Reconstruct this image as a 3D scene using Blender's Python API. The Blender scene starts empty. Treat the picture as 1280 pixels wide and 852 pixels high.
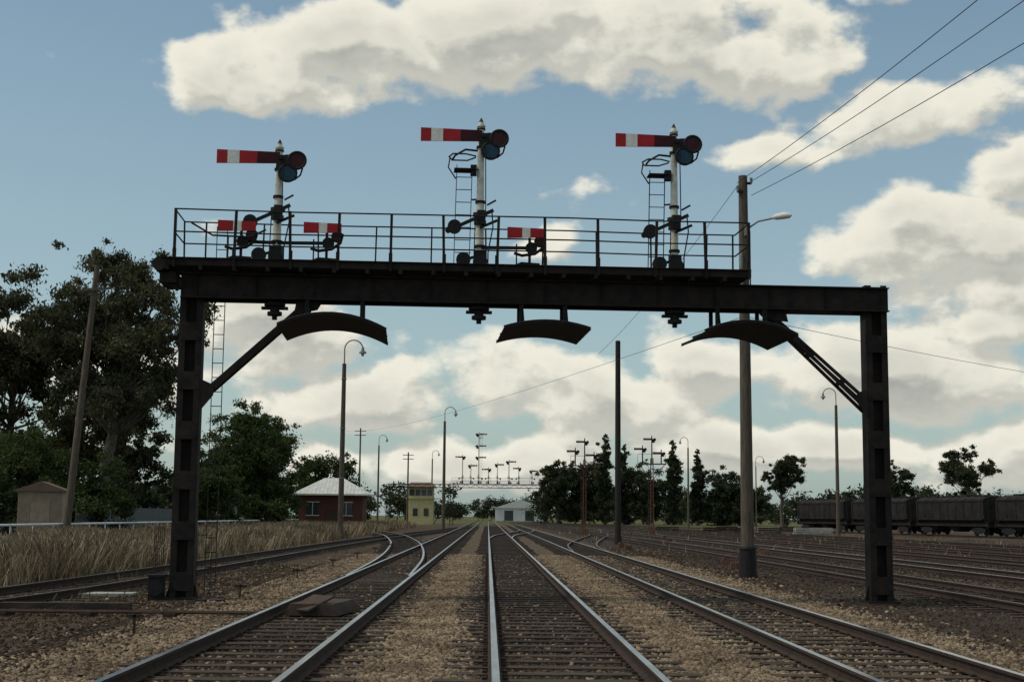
import bpy, math, random
import numpy as np
from mathutils import Vector, Matrix, Euler
random.seed(5); rng=np.random.default_rng(5)
scene=bpy.context.scene
scene.view_settings.view_transform='Standard'
try: scene.view_settings.look='None'
except Exception: pass
scene.view_settings.exposure=0

# ------------------------------------------------------------ node helpers
class NT:
    def __init__(s,nt): s.nt=nt; s.N=nt.nodes; s.L=nt.links
    def n(s,t,**k):
        x=s.N.new(t)
        for a,b in k.items(): setattr(x,a,b)
        return x
    def put(s,sock,v):
        if isinstance(v,bpy.types.NodeSocket): s.L.new(v,sock)
        else: sock.default_value=v
    def m(s,op,a,b=0.0,c=None,clamp=False):
        x=s.n('ShaderNodeMath',operation=op); x.use_clamp=clamp
        s.put(x.inputs[0],a); s.put(x.inputs[1],b)
        if c is not None: s.put(x.inputs[2],c)
        return x.outputs[0]
    def v(s,op,a,b=(0,0,0),c=None):
        x=s.n('ShaderNodeVectorMath',operation=op); s.put(x.inputs[0],a); s.put(x.inputs[1],b)
        if c is not None: s.put(x.inputs[2],c)
        return x.outputs['Value'] if op=='LENGTH' else x.outputs['Vector']
    def mr(s,val,a,b,c=0.0,d=1.0,smooth=True):
        x=s.n('ShaderNodeMapRange'); x.interpolation_type='SMOOTHSTEP' if smooth else 'LINEAR'
        s.put(x.inputs['Value'],val)
        for k,q in (('From Min',a),('From Max',b),('To Min',c),('To Max',d)): x.inputs[k].default_value=q
        return x.outputs['Result']
    def mix(s,f,a,b,bt='MIX'):
        x=s.n('ShaderNodeMixRGB',blend_type=bt); s.put(x.inputs[0],f)
        for i,q in ((1,a),(2,b)):
            if isinstance(q,(tuple,list)) and len(q)==3: q=(*q,1)
            s.put(x.inputs[i],q)
        return x.outputs[0]
    def noise(s,vec,scale,detail=4,rough=.55,out='Fac'):
        x=s.n('ShaderNodeTexNoise'); s.put(x.inputs['Vector'],vec)
        x.inputs['Scale'].default_value=scale; x.inputs['Detail'].default_value=detail; x.inputs['Roughness'].default_value=rough
        return x.outputs[out]

def mat(name,c1,c2=None,rough=.8,metal=0.0,scale=6.0,bump=.0,bscale=None,island=False,spec=.3,stretch=(1,1,1),transl=0.0,det=5):
    m=bpy.data.materials.new(name); m.use_nodes=True; t=NT(m.node_tree)
    b=t.N['Principled BSDF']; tc=t.n('ShaderNodeTexCoord'); o=t.N['Material Output']
    vec=t.v('MULTIPLY',tc.outputs['Object'],stretch)
    c2=c2 or tuple(x*.6 for x in c1)
    f=t.mr(t.noise(vec,scale,det,.65),.3,.7)
    col=t.mix(f,c1,c2)
    if island:
        g=t.n('ShaderNodeNewGeometry')
        r=g.outputs['Random Per Island']
        k=t.mr(r,0,1,.5,1.5,False)
        x=t.n('ShaderNodeVectorMath',operation='SCALE'); t.L.new(col,x.inputs[0]); t.L.new(k,x.inputs['Scale']); col=x.outputs[0]
    if island and not bump:            # light-weight matte shader for the small repeated things
        t.N.remove(b); b=t.n('ShaderNodeBsdfDiffuse'); t.L.new(col,b.inputs['Color']); t.L.new(b.outputs[0],o.inputs[0])
    else:
        t.L.new(col,b.inputs['Base Color'])
        b.inputs['Roughness'].default_value=rough; b.inputs['Metallic'].default_value=metal
        b.inputs['Specular IOR Level'].default_value=spec
    if bump:
        bp=t.n('ShaderNodeBump'); bp.inputs['Strength'].default_value=bump; bp.inputs['Distance'].default_value=.02
        t.L.new(t.noise(vec,bscale or scale*4,4,.6),bp.inputs['Height']); t.L.new(bp.outputs[0],b.inputs['Normal'])
    if transl:
        tr=t.n('ShaderNodeBsdfTranslucent'); t.L.new(col,tr.inputs[0])
        mx=t.n('ShaderNodeMixShader'); mx.inputs[0].default_value=transl
        t.L.new(b.outputs[0],mx.inputs[1]); t.L.new(tr.outputs[0],mx.inputs[2]); t.L.new(mx.outputs[0],o.inputs[0])
    return m

STEEL=mat('gantry_steel',(.014,.012,.012),(.036,.025,.020),.8,0,3.5,.3,30,spec=.2)
BLACK=mat('black_paint',(.011,.011,.013),(.024,.020,.019),.65,0,9,.2,spec=.2)
WHITE=mat('white_paint',(.82,.79,.68),(.56,.50,.39),.55,0,7,.1)
ARMW=mat('arm_white',(.84,.82,.76),(.70,.65,.58),.5,0,12)
RED=mat('arm_red',(.46,.020,.026),(.33,.02,.025),.5,0,6,spec=.2)
DRED=mat('arm_dark_red',(.07,.010,.014),(.035,.01,.012),.5,0,6,spec=.15)
LRED=mat('lens_red',(.055,.006,.008),(.03,.004,.005),.45,0,6,spec=.25)
LBLUE=mat('lens_blue',(.012,.065,.11),(.01,.04,.07),.4,0,6,spec=.25)
WOOD=mat('pole_wood',(.135,.108,.08),(.065,.050,.040),.9,0,5,.6,25,stretch=(4,4,.4))
DWOOD=mat('dark_pole',(.03,.026,.024),(.018,.016,.015),.85,0,6,.5,25,stretch=(4,4,.4))
GALV=mat('galvanised',(.30,.30,.29),(.18,.17,.16),.6,.2,8)
RAILTOP=mat('rail_polished',(.60,.59,.58),(.34,.32,.30),.30,1.0,3,stretch=(3,.3,1))
RAILDULL=mat('rail_dull',(.20,.16,.13),(.11,.08,.065),.45,.8,3,stretch=(3,.3,1))
RAILRUST=mat('rail_rust',(.060,.034,.023),(.028,.019,.014),.9,0,8,.3)
SLEEP=mat('sleeper_timber',(.066,.048,.036),(.026,.020,.016),.95,0,5,.7,24,island=True,stretch=(.6,3,1))
STONE=mat('ballast_stone',(.275,.208,.140),(.135,.100,.070),.95,0,.9,0,island=True,det=4)
DSTONE=mat('ballast_dirty',(.085,.062,.044),(.046,.034,.026),.95,0,1.2,0,island=True,det=3)
CINDER=mat('cinder_stone',(.082,.060,.044),(.038,.029,.023),.95,0,.7,0,island=True,det=4)
GRASS=mat('dry_grass_blades',(.30,.235,.155),(.16,.125,.08),.95,0,.35,0,island=True,det=3)
WEED=mat('green_weeds',(.07,.09,.03),(.12,.12,.05),.9,0,2,0,island=True)
LEAF1=mat('gum_leaves',(.058,.064,.034),(.110,.105,.062),.8,0,.35,0,island=True,transl=.25,det=2)
LEAF2=mat('green_leaves',(.042,.062,.022),(.085,.105,.042),.8,0,.35,0,island=True,transl=.25,det=2)
LEAF3=mat('dark_leaves',(.034,.045,.024),(.070,.080,.044),.85,0,.2,0,island=True,transl=.2,det=2)
BARK=mat('bark',(.14,.12,.095),(.06,.048,.04),.9,0,4,.5)
BRICK=mat('brick',(.13,.05,.036),(.09,.04,.03),.9,0,6,.3)
ROOFM=mat('metal_roof',(.66,.66,.64),(.50,.49,.47),.5,0,2)
CREAM=mat('cream_paint',(.50,.42,.20),(.38,.32,.17),.8,0,3)
GLASS=mat('window_glass',(.03,.035,.04),(.05,.055,.06),.1,0,3,spec=.8)
SHEDM=mat('shed_metal',(.33,.25,.18),(.24,.18,.13),.6,0,3)
SHEDR=mat('shed_roof',(.17,.10,.075),(.12,.08,.06),.7,0,3)
FENCEM=mat('fence_metal',(.13,.14,.14),(.09,.10,.10),.6,0,3)
PIPE=mat('pipe_white',(.66,.70,.74),(.48,.52,.55),.5,0,2)
WAGON=mat('wagon_grey',(.034,.029,.027),(.017,.014,.013),.85,0,1.2,.2,spec=.15)
RUSTY=mat('rusty_signal',(.17,.085,.05),(.08,.045,.03),.85,0,3)
CONC=mat('concrete',(.42,.40,.35),(.28,.26,.23),.9,0,3,.4)
BOARD=mat('board_brown',(.085,.055,.042),(.05,.035,.028),.9,0,4,.5)
WIRE=mat('wire_dark',(.03,.03,.032),None,.6)

# ------------------------------------------------------------ mesh builder
class MB:
    def __init__(s): s.v=[]; s.f=[]; s.m=[]; s.sm=[]
    def add(s,vs,fs,m=0,sm=False):
        o=len(s.v); s.v+= [tuple(x) for x in vs]
        for f in fs: s.f.append(tuple(o+i for i in f)); s.m.append(m); s.sm.append(sm)
        return s
    def box(s,c,d,m=0,R=None):
        c=Vector(c); vs=[]
        for z in(-.5,.5):
            for x,y in((-.5,-.5),(.5,-.5),(.5,.5),(-.5,.5)):
                p=Vector((x*d[0],y*d[1],z*d[2])); 
                if R is not None: p=R@p
                vs.append(c+p)
        return s.add(vs,[(3,2,1,0),(4,5,6,7),(0,1,5,4),(1,2,6,5),(2,3,7,6),(3,0,4,7)],m)
    def frame(s,p0,p1,up=(0,0,1)):
        d=(Vector(p1)-Vector(p0)).normalized(); up=Vector(up)
        if abs(d.dot(up))>.99: up=Vector((0,1,0))
        x=d.cross(up).normalized(); y=x.cross(d).normalized()
        return d,x,y
    def bar(s,p0,p1,w,h,m=0,up=(0,0,1)):
        p0=Vector(p0);p1=Vector(p1); d,x,y=s.frame(p0,p1,up); vs=[]
        for p in(p0,p1):
            for a,b in((-.5,-.5),(.5,-.5),(.5,.5),(-.5,.5)): vs.append(p+x*a*w+y*b*h)
        return s.add(vs,[(3,2,1,0),(4,5,6,7),(0,1,5,4),(1,2,6,5),(2,3,7,6),(3,0,4,7)],m)
    def cyl(s,p0,p1,r0,r1=None,n=10,m=0,cap=True):
        r1=r0 if r1 is None else r1
        p0=Vector(p0);p1=Vector(p1); d,x,y=s.frame(p0,p1); vs=[]
        for p,r in((p0,r0),(p1,r1)):
            for i in range(n):
                a=2*math.pi*i/n; vs.append(p+x*math.cos(a)*r+y*math.sin(a)*r)
        s.add(vs,[(i,(i+1)%n,n+(i+1)%n,n+i) for i in range(n)],m,True)
        if cap:
            s.add(vs[:n],[tuple(range(n))[::-1]],m); s.add(vs[n:],[tuple(range(n))],m)
        return s
    def tube(s,pts,r,n=6,m=0):
        rs=r if isinstance(r,(list,tuple)) else [r]*len(pts)
        pts=[Vector(p) for p in pts]; vs=[]
        px=None
        for i,p in enumerate(pts):
            a=pts[max(i-1,0)]; b=pts[min(i+1,len(pts)-1)]
            d=(b-a).normalized()
            if px is None:
                u=Vector((0,0,1)) if abs(d.z)<.9 else Vector((0,1,0)); px=d.cross(u).normalized()
            else:
                px=(px-d*px.dot(d)).normalized()
            y=px.cross(d)
            for k in range(n):
                t=2*math.pi*k/n; vs.append(p+(px*math.cos(t)+y*math.sin(t))*rs[i])
        fs=[]
        for i in range(len(pts)-1):
            for k in range(n): fs.append((i*n+k,i*n+(k+1)%n,(i+1)*n+(k+1)%n,(i+1)*n+k))
        return s.add(vs,fs,m,True)
    def prism(s,poly,y0,y1,m=0,axis='y'):
        n=len(poly)
        if axis=='y': vs=[(a,y0,b) for a,b in poly]+[(a,y1,b) for a,b in poly]
        elif axis=='x': vs=[(y0,a,b) for a,b in poly]+[(y1,a,b) for a,b in poly]
        else: vs=[(a,b,y0) for a,b in poly]+[(a,b,y1) for a,b in poly]
        return s.add(vs,[tuple(range(n)),tuple(range(n,2*n))[::-1]]+[(i,n+i,n+(i+1)%n,(i+1)%n) for i in range(n)],m)
    def obj(s,name,mats,parent=None,loc=(0,0,0),rz=0):
        me=bpy.data.meshes.new(name); me.from_pydata(s.v,[],s.f)
        for q in mats: me.materials.append(q)
        me.polygons.foreach_set('material_index',s.m); me.polygons.foreach_set('use_smooth',s.sm); me.update()
        o=bpy.data.objects.new(name,me); scene.collection.objects.link(o)
        o.location=loc; o.rotation_euler[2]=rz
        if parent: o.parent=parent
        return o
def empty(name,loc=(0,0,0),rz=0):
    e=bpy.data.objects.new(name,None); e.empty_display_size=.3; scene.collection.objects.link(e)
    e.location=loc; e.rotation_euler[2]=rz; return e
def np_mesh(name,V,F,mats,mi=None,parent=None,loc=(0,0,0)):
    me=bpy.data.meshes.new(name); k=F.shape[1]
    me.vertices.add(len(V)); me.vertices.foreach_set('co',V.astype(np.float32).ravel())
    me.loops.add(F.size); me.loops.foreach_set('vertex_index',F.astype(np.int32).ravel())
    me.polygons.add(len(F)); me.polygons.foreach_set('loop_start',np.arange(0,F.size,k,dtype=np.int32))
    me.polygons.foreach_set('loop_total',np.full(len(F),k,dtype=np.int32))
    for q in mats: me.materials.append(q)
    if mi is not None: me.polygons.foreach_set('material_index',mi.astype(np.int32))
    me.update(calc_edges=True); me.validate()
    o=bpy.data.objects.new(name,me); scene.collection.objects.link(o); o.location=loc
    if parent: o.parent=parent
    return o

# ------------------------------------------------------------ ground
def build_ground():
    m=bpy.data.materials.new('ground_mat'); m.use_nodes=True; t=NT(m.node_tree); b=t.N['Principled BSDF']
    tc=t.n('ShaderNodeTexCoord'); P=tc.outputs['Object']
    sp=t.n('ShaderNodeSeparateXYZ'); t.L.new(P,sp.inputs[0]); X,Y=sp.outputs[0],sp.outputs[1]
    w=t.noise(P,.5,4,.6); Xw=t.m('ADD',X,t.m('MULTIPLY',t.m('SUBTRACT',w,.5),3.0))
    vo=t.n('ShaderNodeTexVoronoi'); vo.inputs['Scale'].default_value=24; t.L.new(P,vo.inputs['Vector'])
    hs=t.n('ShaderNodeSeparateColor'); t.L.new(vo.outputs['Color'],hs.inputs[0]); rnd=hs.outputs[0]
    n1=t.noise(P,1.3,6,.7); n2=t.noise(P,.12,3,.6); n3=t.noise(P,9,5,.7)
    bal=t.mix(rnd,(.075,.056,.040),(.215,.162,.11)); bal=t.mix(t.mr(n1,.35,.65),bal,t.mix(.5,bal,(.08,.058,.040)))
    earth=t.mix(t.mr(n1,.3,.7),(.16,.110,.072),(.065,.046,.033)); earth=t.mix(t.mr(n3,.35,.7),earth,(.045,.033,.025))
    cin=t.mix(t.mr(n1,.3,.7),(.072,.052,.038),(.034,.026,.021)); cin=t.mix(t.mr(n3,.5,.75),cin,(.13,.10,.075))
    far=t.mix(t.mr(n2,.35,.65),(.14,.125,.06),(.085,.10,.038))
    fb=t.m('MULTIPLY',t.mr(Xw,-4.6,-3.9),t.mr(Xw,5.7,6.6,1,0))
    side=t.mix(t.mr(Xw,3,8),earth,cin)
    col=t.mix(fb,side,bal)
    for cx,f in((.84,.8),(-2.56,.8),(4.27,.5)):
        d=t.m('ABSOLUTE',t.m('SUBTRACT',X,cx)); col=t.mix(t.m('MULTIPLY',t.mr(d,.55,1.15,1,0),f),col,(.042,.031,.024))
    yd=t.m('MULTIPLY',t.mr(n2,.42,.6),t.mr(X,9,13)); col=t.mix(t.m('MULTIPLY',yd,.6),col,(.165,.12,.08))
    yd=t.m('MULTIPLY',t.mr(t.noise(P,.35,4,.6),.52,.62),t.mr(X,7,9)); col=t.mix(t.m('MULTIPLY',yd,.5),col,(.025,.021,.018))
    farf=t.m('MAXIMUM',t.mr(Y,190,330),t.m('MAXIMUM',t.mr(Xw,-10.5,-11.5),t.mr(Xw,60,75)))
    col=t.mix(farf,col,far)
    t.L.new(col,b.inputs['Base Color']); b.inputs['Roughness'].default_value=.95; b.inputs['Specular IOR Level'].default_value=.1
    h=t.m('ADD',t.m('MULTIPLY',vo.outputs['Distance'],-1.0),n3)
    bp=t.n('ShaderNodeBump'); bp.inputs['Strength'].default_value=.9; bp.inputs['Distance'].default_value=.05
    t.L.new(h,bp.inputs['Height']); t.L.new(bp.outputs[0],b.inputs['Normal'])
    mb=MB(); S=4000; mb.add([(-S,-S,0),(S,-S,0),(S,S,0),(-S,S,0)],[(0,1,2,3)]); mb.obj('ground',[m])
build_ground()

# ------------------------------------------------------------ tracks
RB=.035
PROF=[(-.068,0),(.068,0),(.068,.012),(.012,.03),(.012,.10),(.036,.108),(.036,.14),(-.036,.14),(-.036,.108),(-.012,.10),(-.012,.03),(-.068,.012)]
def resample(pts,step):
    out=[]; 
    for i in range(len(pts)-1):
        a=Vector(pts[i]);b=Vector(pts[i+1]); n=max(1,int((b-a).length/step))
        for k in range(n): out.append(a.lerp(b,k/n))
    out.append(Vector(pts[-1])); return out
def track(pts,name='railway_track',dz=0.0,y_sl=220,top=None,smooth=False):
    pts=[Vector((p[0],p[1],0)) for p in pts]
    if smooth:
        P=[pts[0]*2-pts[1]]+pts+[pts[-1]*2-pts[-2]]; q=[]
        for i in range(1,len(P)-2):
            for k in range(14):
                t=k/14; a,b,c,d=P[i-1],P[i],P[i+1],P[i+2]
                q.append(.5*((2*b)+(c-a)*t+(2*a-5*b+4*c-d)*t*t+(3*b-a-3*c+d)*t**3))
        q.append(pts[-1]); pts=q
    root=empty(name,(0,0,0))
    mb=MB(); n=len(PROF)
    for off in(-.7535,.7535):
        vs=[]
        for i,p in enumerate(pts):
            d=(pts[min(i+1,len(pts)-1)]-pts[max(i-1,0)]).normalized(); nx=Vector((d.y,-d.x,0))
            for x,z in PROF: vs.append(p+nx*(off+x)+Vector((0,0,z+RB+dz)))
        o=len(mb.v)
        for i in range(len(pts)-1):
            for k in range(n):
                mb.f.append((o+i*n+k,o+i*n+(k+1)%n,o+(i+1)*n+(k+1)%n,o+(i+1)*n+k)); mb.m.append(0 if k==6 else 1); mb.sm.append(False)
        mb.v+=[tuple(v) for v in vs]
    mb.obj('rails',[top or RAILTOP,RAILRUST],root)
    sb=MB(); pb=MB()
    if not smooth:
        a,b=pts[0],pts[-1]; d=(b-a); L=d.length; d.normalize(); R=[a+d*(.62*i) for i in range(int(L/.62))]
    else:
        fine=resample(pts,.05); last=fine[0]; R=[last]
        for p in fine:
            if (p-last).length>=.62: R.append(p); last=p
    for i,p in enumerate(R):
        if p.y>y_sl: break
        q=R[min(i+1,len(R)-1)]-R[max(i-1,0)]; ang=math.atan2(q.y,q.x)-math.pi/2+random.gauss(0,.014)
        M=Matrix.Rotation(ang,3,'Z'); h=RB+random.uniform(-.004,0.0)+dz
        c=p+M@Vector((random.gauss(0,.05),0,0)); c.z=h-.075
        sb.box(c,(2.5+random.uniform(-.12,.16),.23+random.uniform(-.03,.02),.15),0,M)
        if p.y<60:
            for off in(-.7535,.7535):
                for e in(-.1,.1):
                    cc=p+M@Vector((off+e,random.uniform(-.03,.03),0)); cc.z=h+.012; pb.box(cc,(.05,.05,.028),0,M)
    sb.obj('sleepers',[SLEEP],root)
    if pb.v: pb.obj('rail_spikes',[RAILRUST],root)
    return root
track([(.84,2),(.84,700)])
track([(4.27,2),(4.27,700)])
track([(-2.56,2),(-2.56,700)],dz=-.002)
track([(-2.62,34),(-2.95,48),(-3.7,64),(-4.9,82),(-7.4,108),(-11.5,134),(-18,165),(-26,195)],dz=-.008,smooth=True)
track([(-11.5,8),(-9.0,22),(-8.3,36),(-7.9,60),(-7.3,85),(-6.1,115),(-4.4,150),(-3.2,185)],dz=-.014,smooth=True,top=RAILDULL)
for i,x in enumerate((10.1,14.3,18.6,22.8,27.0,31.4)):
    track([(x,4),(x,60),(x-.3-i*.1,110),(x-1.2-i*.7,170),(x-3-i*1.6,260),(x-5-i*2.4,400)],dz=-.004*(i+1),smooth=True,y_sl=130,top=RAILDULL if i!=1 else RAILTOP)
track([(57.2,87),(50,125),(40,178),(30,231),(14,330)],dz=-.036,smooth=True,y_sl=200,top=RAILDULL)
track([(.84,95),(1.5,112),(3.4,135),(4.2,152)],dz=-.030,smooth=True)
track([(4.4,60),(5.1,76),(7.2,98),(9.3,118),(10,135)],dz=-.033,smooth=True,top=RAILDULL)

# ------------------------------------------------------------ ballast stones
def stones(name,N,xr,yr,size,mt,keep,seed,pw=1.5,sink=0.0):
    r=np.random.default_rng(seed)
    y=yr[0]+(yr[1]-yr[0])*r.random(N)**pw; x=r.uniform(xr[0],xr[1],N)
    k=keep(x,y,r); x=x[k];y=y[k];n=len(x)
    base=np.array([[-1,-1,-1],[1,-1,-1],[1,1,-1],[-1,1,-1],[-1,-1,1],[1,-1,1],[1,1,1],[-1,1,1]],float)*.62
    s=size*(.5+1.0*r.random((n,1,1)))*(1+(y/90)[:,None,None])*np.ones((n,1,3)); s=s*(.7+.6*r.random((n,1,3))); s[:,:,2]*=.75
    V=base[None]*s*(.6+.7*r.random((n,8,3)))
    a=r.random(n)*6.283; b=r.normal(0,.5,n)
    ca,sa,cb,sb=np.cos(a),np.sin(a),np.cos(b),np.sin(b)
    X=V[:,:,0].copy();Yv=V[:,:,1].copy();Z=V[:,:,2].copy()
    X2=X*cb[:,None]+Z*sb[:,None]; Z2=-X*sb[:,None]+Z*cb[:,None]
    V[:,:,0]=X2*ca[:,None]-Yv*sa[:,None]+x[:,None]; V[:,:,1]=X2*sa[:,None]+Yv*ca[:,None]+y[:,None]; V[:,:,2]=Z2+(size*.5*r.random(n))[:,None]-sink
    F=np.array([[4,5,6,7],[0,1,5,4],[1,2,6,5],[2,3,7,6],[3,0,4,7]])
    F=(F[None]+8*np.arange(n)[:,None,None]).reshape(-1,4)
    np_mesh(name,V.reshape(-1,3),F,[mt])
RX=[.84-.7535,.84+.7535,4.27-.7535,4.27+.7535,-2.56-.7535,-2.56+.7535]
def onsl(y): return np.abs(((y-2)/.62+.5)%1-.5)*.62<.12
def keepA(x,y,r):
    k=np.ones(len(x),bool)
    for q in RX: k&=np.abs(x-q)>.085
    for c,w in((.84,1.0),(4.27,.84),(-2.56,1.0)):
        k&=~((np.abs(x-c)<w+.12*np.sin(y*1.3+c)*np.sin(y*.4))&(r.random(len(x))<(.93 if c<4 else .45)))
        k&=~((np.abs(x-c)<1.27)&onsl(y)&(r.random(len(x))>.18+.12*np.sin(y*.9+x)))
    k&=~((x<-4.0)&(r.random(len(x))<np.clip((-4.0-x)/1.3,0,.98)))
    k&=~((x>5.7)&(r.random(len(x))<np.clip((x-5.7)/1.0,0,.98)))
    return k
stones('ballast',230000,(-6.0,7.2),(12,58),.023,STONE,keepA,11,1.6)
def keepI(x,y,r):
    k=np.zeros(len(x),bool)
    for c in(.84,4.27,-2.56): k|=np.abs(x-c)<1.1
    for q in RX: k&=np.abs(x-q)>.085
    return k&~(onsl(y)&(r.random(len(x))>.10+.10*np.sin(y*.7+2*x)))
stones('dirty_ballast',100000,(-3.8,5.5),(12,50),.022,DSTONE,keepI,15,1.5,.004)
stones('cinders',45000,(5.8,30),(13,75),.022,CINDER,lambda x,y,r:r.random(len(x))<.9,12)
stones('gravel',26000,(-13,-3.9),(13,45),.020,CINDER,lambda x,y,r:r.random(len(x))<.9,13)
stones('pale_chips',6000,(5.8,30),(13,75),.022,STONE,lambda x,y,r:np.sin(x*.9+y*.2)+np.sin(y*.31)>.2,18)
stones('pale_chips',2600,(-13,-4),(13,45),.022,STONE,lambda x,y,r:np.sin(x*.9+y*.2)+np.sin(y*.31)>-.2,19)

# ------------------------------------------------------------ grass
def blades(name,N,xr,yr,h,mt,seed,pw=1.6,patch=0):
    r=np.random.default_rng(seed)
    x=r.uniform(xr[0],xr[1],N); y=yr[0]+(yr[1]-yr[0])*r.random(N)**pw
    q=np.sin(x*1.1+y*.35)+np.sin(x*.4-y*.8+1)+np.sin(x*2.3+y*1.7)*.5
    k=(q>patch) if patch else (r.random(N)<np.clip(.75+.25*q,.15,1))
    edge=xr[1]-.8*(1+np.sin(y*.7))-.5*np.sin(y*2.1); k&=(x<edge)|(r.random(N)<.15)
    x=x[k];y=y[k];q=q[k];n=len(x)
    H=h*(.45+.8*r.random(n))*(1+.16*q); a=r.random(n)*6.283; w=(.006+.007*r.random(n))*(1+y/60)
    lx=r.normal(0,.32,n)*H; ly=r.normal(0,.32,n)*H
    V=np.zeros((n,4,3)); V[:,0]=np.c_[x-w*np.cos(a),y-w*np.sin(a),0*x-.02]; V[:,1]=np.c_[x+w*np.cos(a),y+w*np.sin(a),0*x-.02]
    V[:,2]=np.c_[x+lx+w*.35*np.cos(a),y+ly+w*.35*np.sin(a),H]; V[:,3]=np.c_[x+lx-w*.35*np.cos(a),y+ly-w*.35*np.sin(a),H*.97]
    F=np.arange(4*n).reshape(n,4); np_mesh(name,V.reshape(-1,3),F,[mt])
blades('dry_grass',300000,(-21.5,-9.6),(27,190),.66,GRASS,3)
blades('dry_grass',14000,(-60,-21),(55,200),.5,GRASS,4)
blades('weeds',3500,(-16,-5.0),(17,60),.13,WEED,6,1.3,1.2)
blades('weeds',9000,(6.3,40),(60,200),.25,GRASS,8,1.0,1.2)

# ------------------------------------------------------------ main gantry
GY=26.74; GR=math.radians(3.30)
def on_gantry(lx,ly=0,z=0): return (lx*math.cos(GR)-ly*math.sin(GR), GY+lx*math.sin(GR)+ly*math.cos(GR), z)
G=empty('signal_gantry',(0,GY,0),GR)
def column(x,top):
    m=MB()
    for sx in(-1,1):
        m.box((x+sx*.205,0,top/2),(.02,.34,top))
        for sy in(-1,1): m.box((x+sx*.145,sy*.163,top/2),(.10,.018,top-.004))
    m.box((x,0,top/2),(.386,.02,top-.01))
    z=.35
    while z<top-.3:
        for sy in(-1,1):
            m.box((x,sy*.18,z),(.40,.014,.34))
            for ax in(-.15,.15):
                for az in(-.11,.11): m.cyl((x+ax,sy*.186,z+az),(x+ax,sy*.200,z+az),.016,n=6)
        z+=.93
    m.box((x,0,.03),(.62,.55,.06)); m.box((x,0,-.01),(.8,.7,.06),1)
    for sx in(-1,1): m.prism([(x+sx*.216,.06),(x+sx*.30,.06),(x+sx*.216,.35)],-.012,.012)
    return m
column(-5.66,6.10).obj('post_left',[STEEL,CINDER],G)
column(7.56,6.16).obj('post_right',[STEEL,CINDER],G)
m=MB(); x0,x1=-5.86,7.78
for sy in(-1,1):
    m.box(((x0+x1)/2,sy*.225,5.86),(x1-x0,.016,.43))
    for z in(5.635,6.085): m.box(((x0+x1)/2,sy*.26,z),(x1-x0,.12,.022))
x=x0+.3
while x<x1:
    for sy in(-1,1): m.box((x,sy*.255,5.86),(.012,.045,.424))
    x+=1.1
for x in np.arange(x0+.05,x1,.22):
    m.cyl((x,-.233,5.70),(x,-.245,5.70),.014,n=6); m.cyl((x,-.233,6.02),(x,-.245,6.02),.014,n=6)
for x in np.arange(x0+.5,x1,1.8): m.box((x,0,5.80),(.08,.43,.22))
m.obj('beam',[STEEL],G)
m=MB()
for sy in(-.12,.12): m.bar((-5.45,sy,3.75),(-3.45,sy,5.62),.05,.13)
m.bar((-5.45,0,3.75),(-3.45,0,5.62),.20,.02)
m.prism([(-3.7,5.62),(-3.2,5.62),(-3.3,5.45),(-3.75,5.35)],-.16,-.146)
m.prism([(-5.44,3.5),(-5.2,3.8),(-5.2,4.0),(-5.44,4.1)],-.16,-.146)
m.obj('brace_left',[STEEL],G)
m=MB()
for o in(0,.18):
    m.bar((7.36,-.15,3.70+o),(5.34+o*.2,-.15,5.62+o*.05),.05,.06)
    m.bar((7.36,.16,3.70+o),(5.34+o*.2,.16,5.62+o*.05),.05,.06)
m.prism([(5.15,5.62),(5.75,5.62),(5.8,5.4),(5.5,5.42)],-.19,-.178)
m.prism([(7.35,3.55),(7.1,3.9),(7.15,4.05),(7.35,4.1)],-.19,-.178)
for k in(.25,.55,.8): 
    p=Vector((7.36,0,3.80)).lerp(Vector((5.38,0,5.62)),k); m.box(p,(.06,.36,.10))
m.obj('brace_right',[STEEL],G)
m=MB(); wx0,wx1=-6.2,4.98
for y in(-.58,.58):
    m.box(((wx0+wx1)/2,y,6.26),(wx1-wx0,.02,.15)); m.box(((wx0+wx1)/2,y-.03*np.sign(-y),6.325),(wx1-wx0-.01,.06,.014))
for x in np.arange(wx0+.12,wx1,.62): m.box((x,0,6.145),(.07,1.22,.09))
for i,y in enumerate(np.linspace(-.5,.5,6)): m.box(((wx0+wx1)/2,y,6.21),(wx1-wx0-.05,.17,.035),1)
m.cyl((wx0-.02,-.62,6.2),(wx0-.02,.62,6.2),.13,n=12); m.box((wx0+.12,0,5.98),(.3,.9,.2)); m.bar((wx0+.02,-.35,6.05),(-5.9,-.3,5.75),.06,.06)
m.obj('walkway',[STEEL,DWOOD],G)
m=MB()
for y in(-.6,.6):
    xs=[-5.95,-4.85,-3.80,-2.92,-1.93,-.92,.08,1.0,2.02,3.12,4.10,4.93] if y<0 else list(np.arange(-5.55,4.6,1.1))+[-5.95,4.9]
    for i,x in enumerate(xs):
        w=.05 if y<0 else .03
        m.bar((x,y,6.15),(x+.03*math.sin(i*2.3),y,7.25),w,w)
        m.bar((x,y,6.34),(x,y,6.5),.07,.03)
    for z in(7.25,6.82): m.tube([(-5.97,y,z),(-3.8,y,z-.015),(-2.0,y,z-.004),(1.5,y,z+.010),(3.1,y,z-.008),(4.95,y,z)],.015)
for x in(-5.97,4.95):
    for z in(7.25,6.82): m.tube([(x,-.6,z),(x,.6,z)],.015)
m.tube([(-5.7,-.3,7.05),(-5.3,-.3,6.82),(-4.6,-.3,6.80),(-4.3,-.3,6.95)],.02)
m.obj('handrail',[STEEL],G)
m=MB()
for x in(-5.36,-5.16): m.bar((x,.75,0),(x,.75,7.2),.012,.045,up=(0,1,0))
for z in np.arange(.3,7.1,.28): m.cyl((-5.36,.75,z),(-5.16,.75,z),.009,n=5)
m.obj('access_ladder',[BLACK],G)
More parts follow.
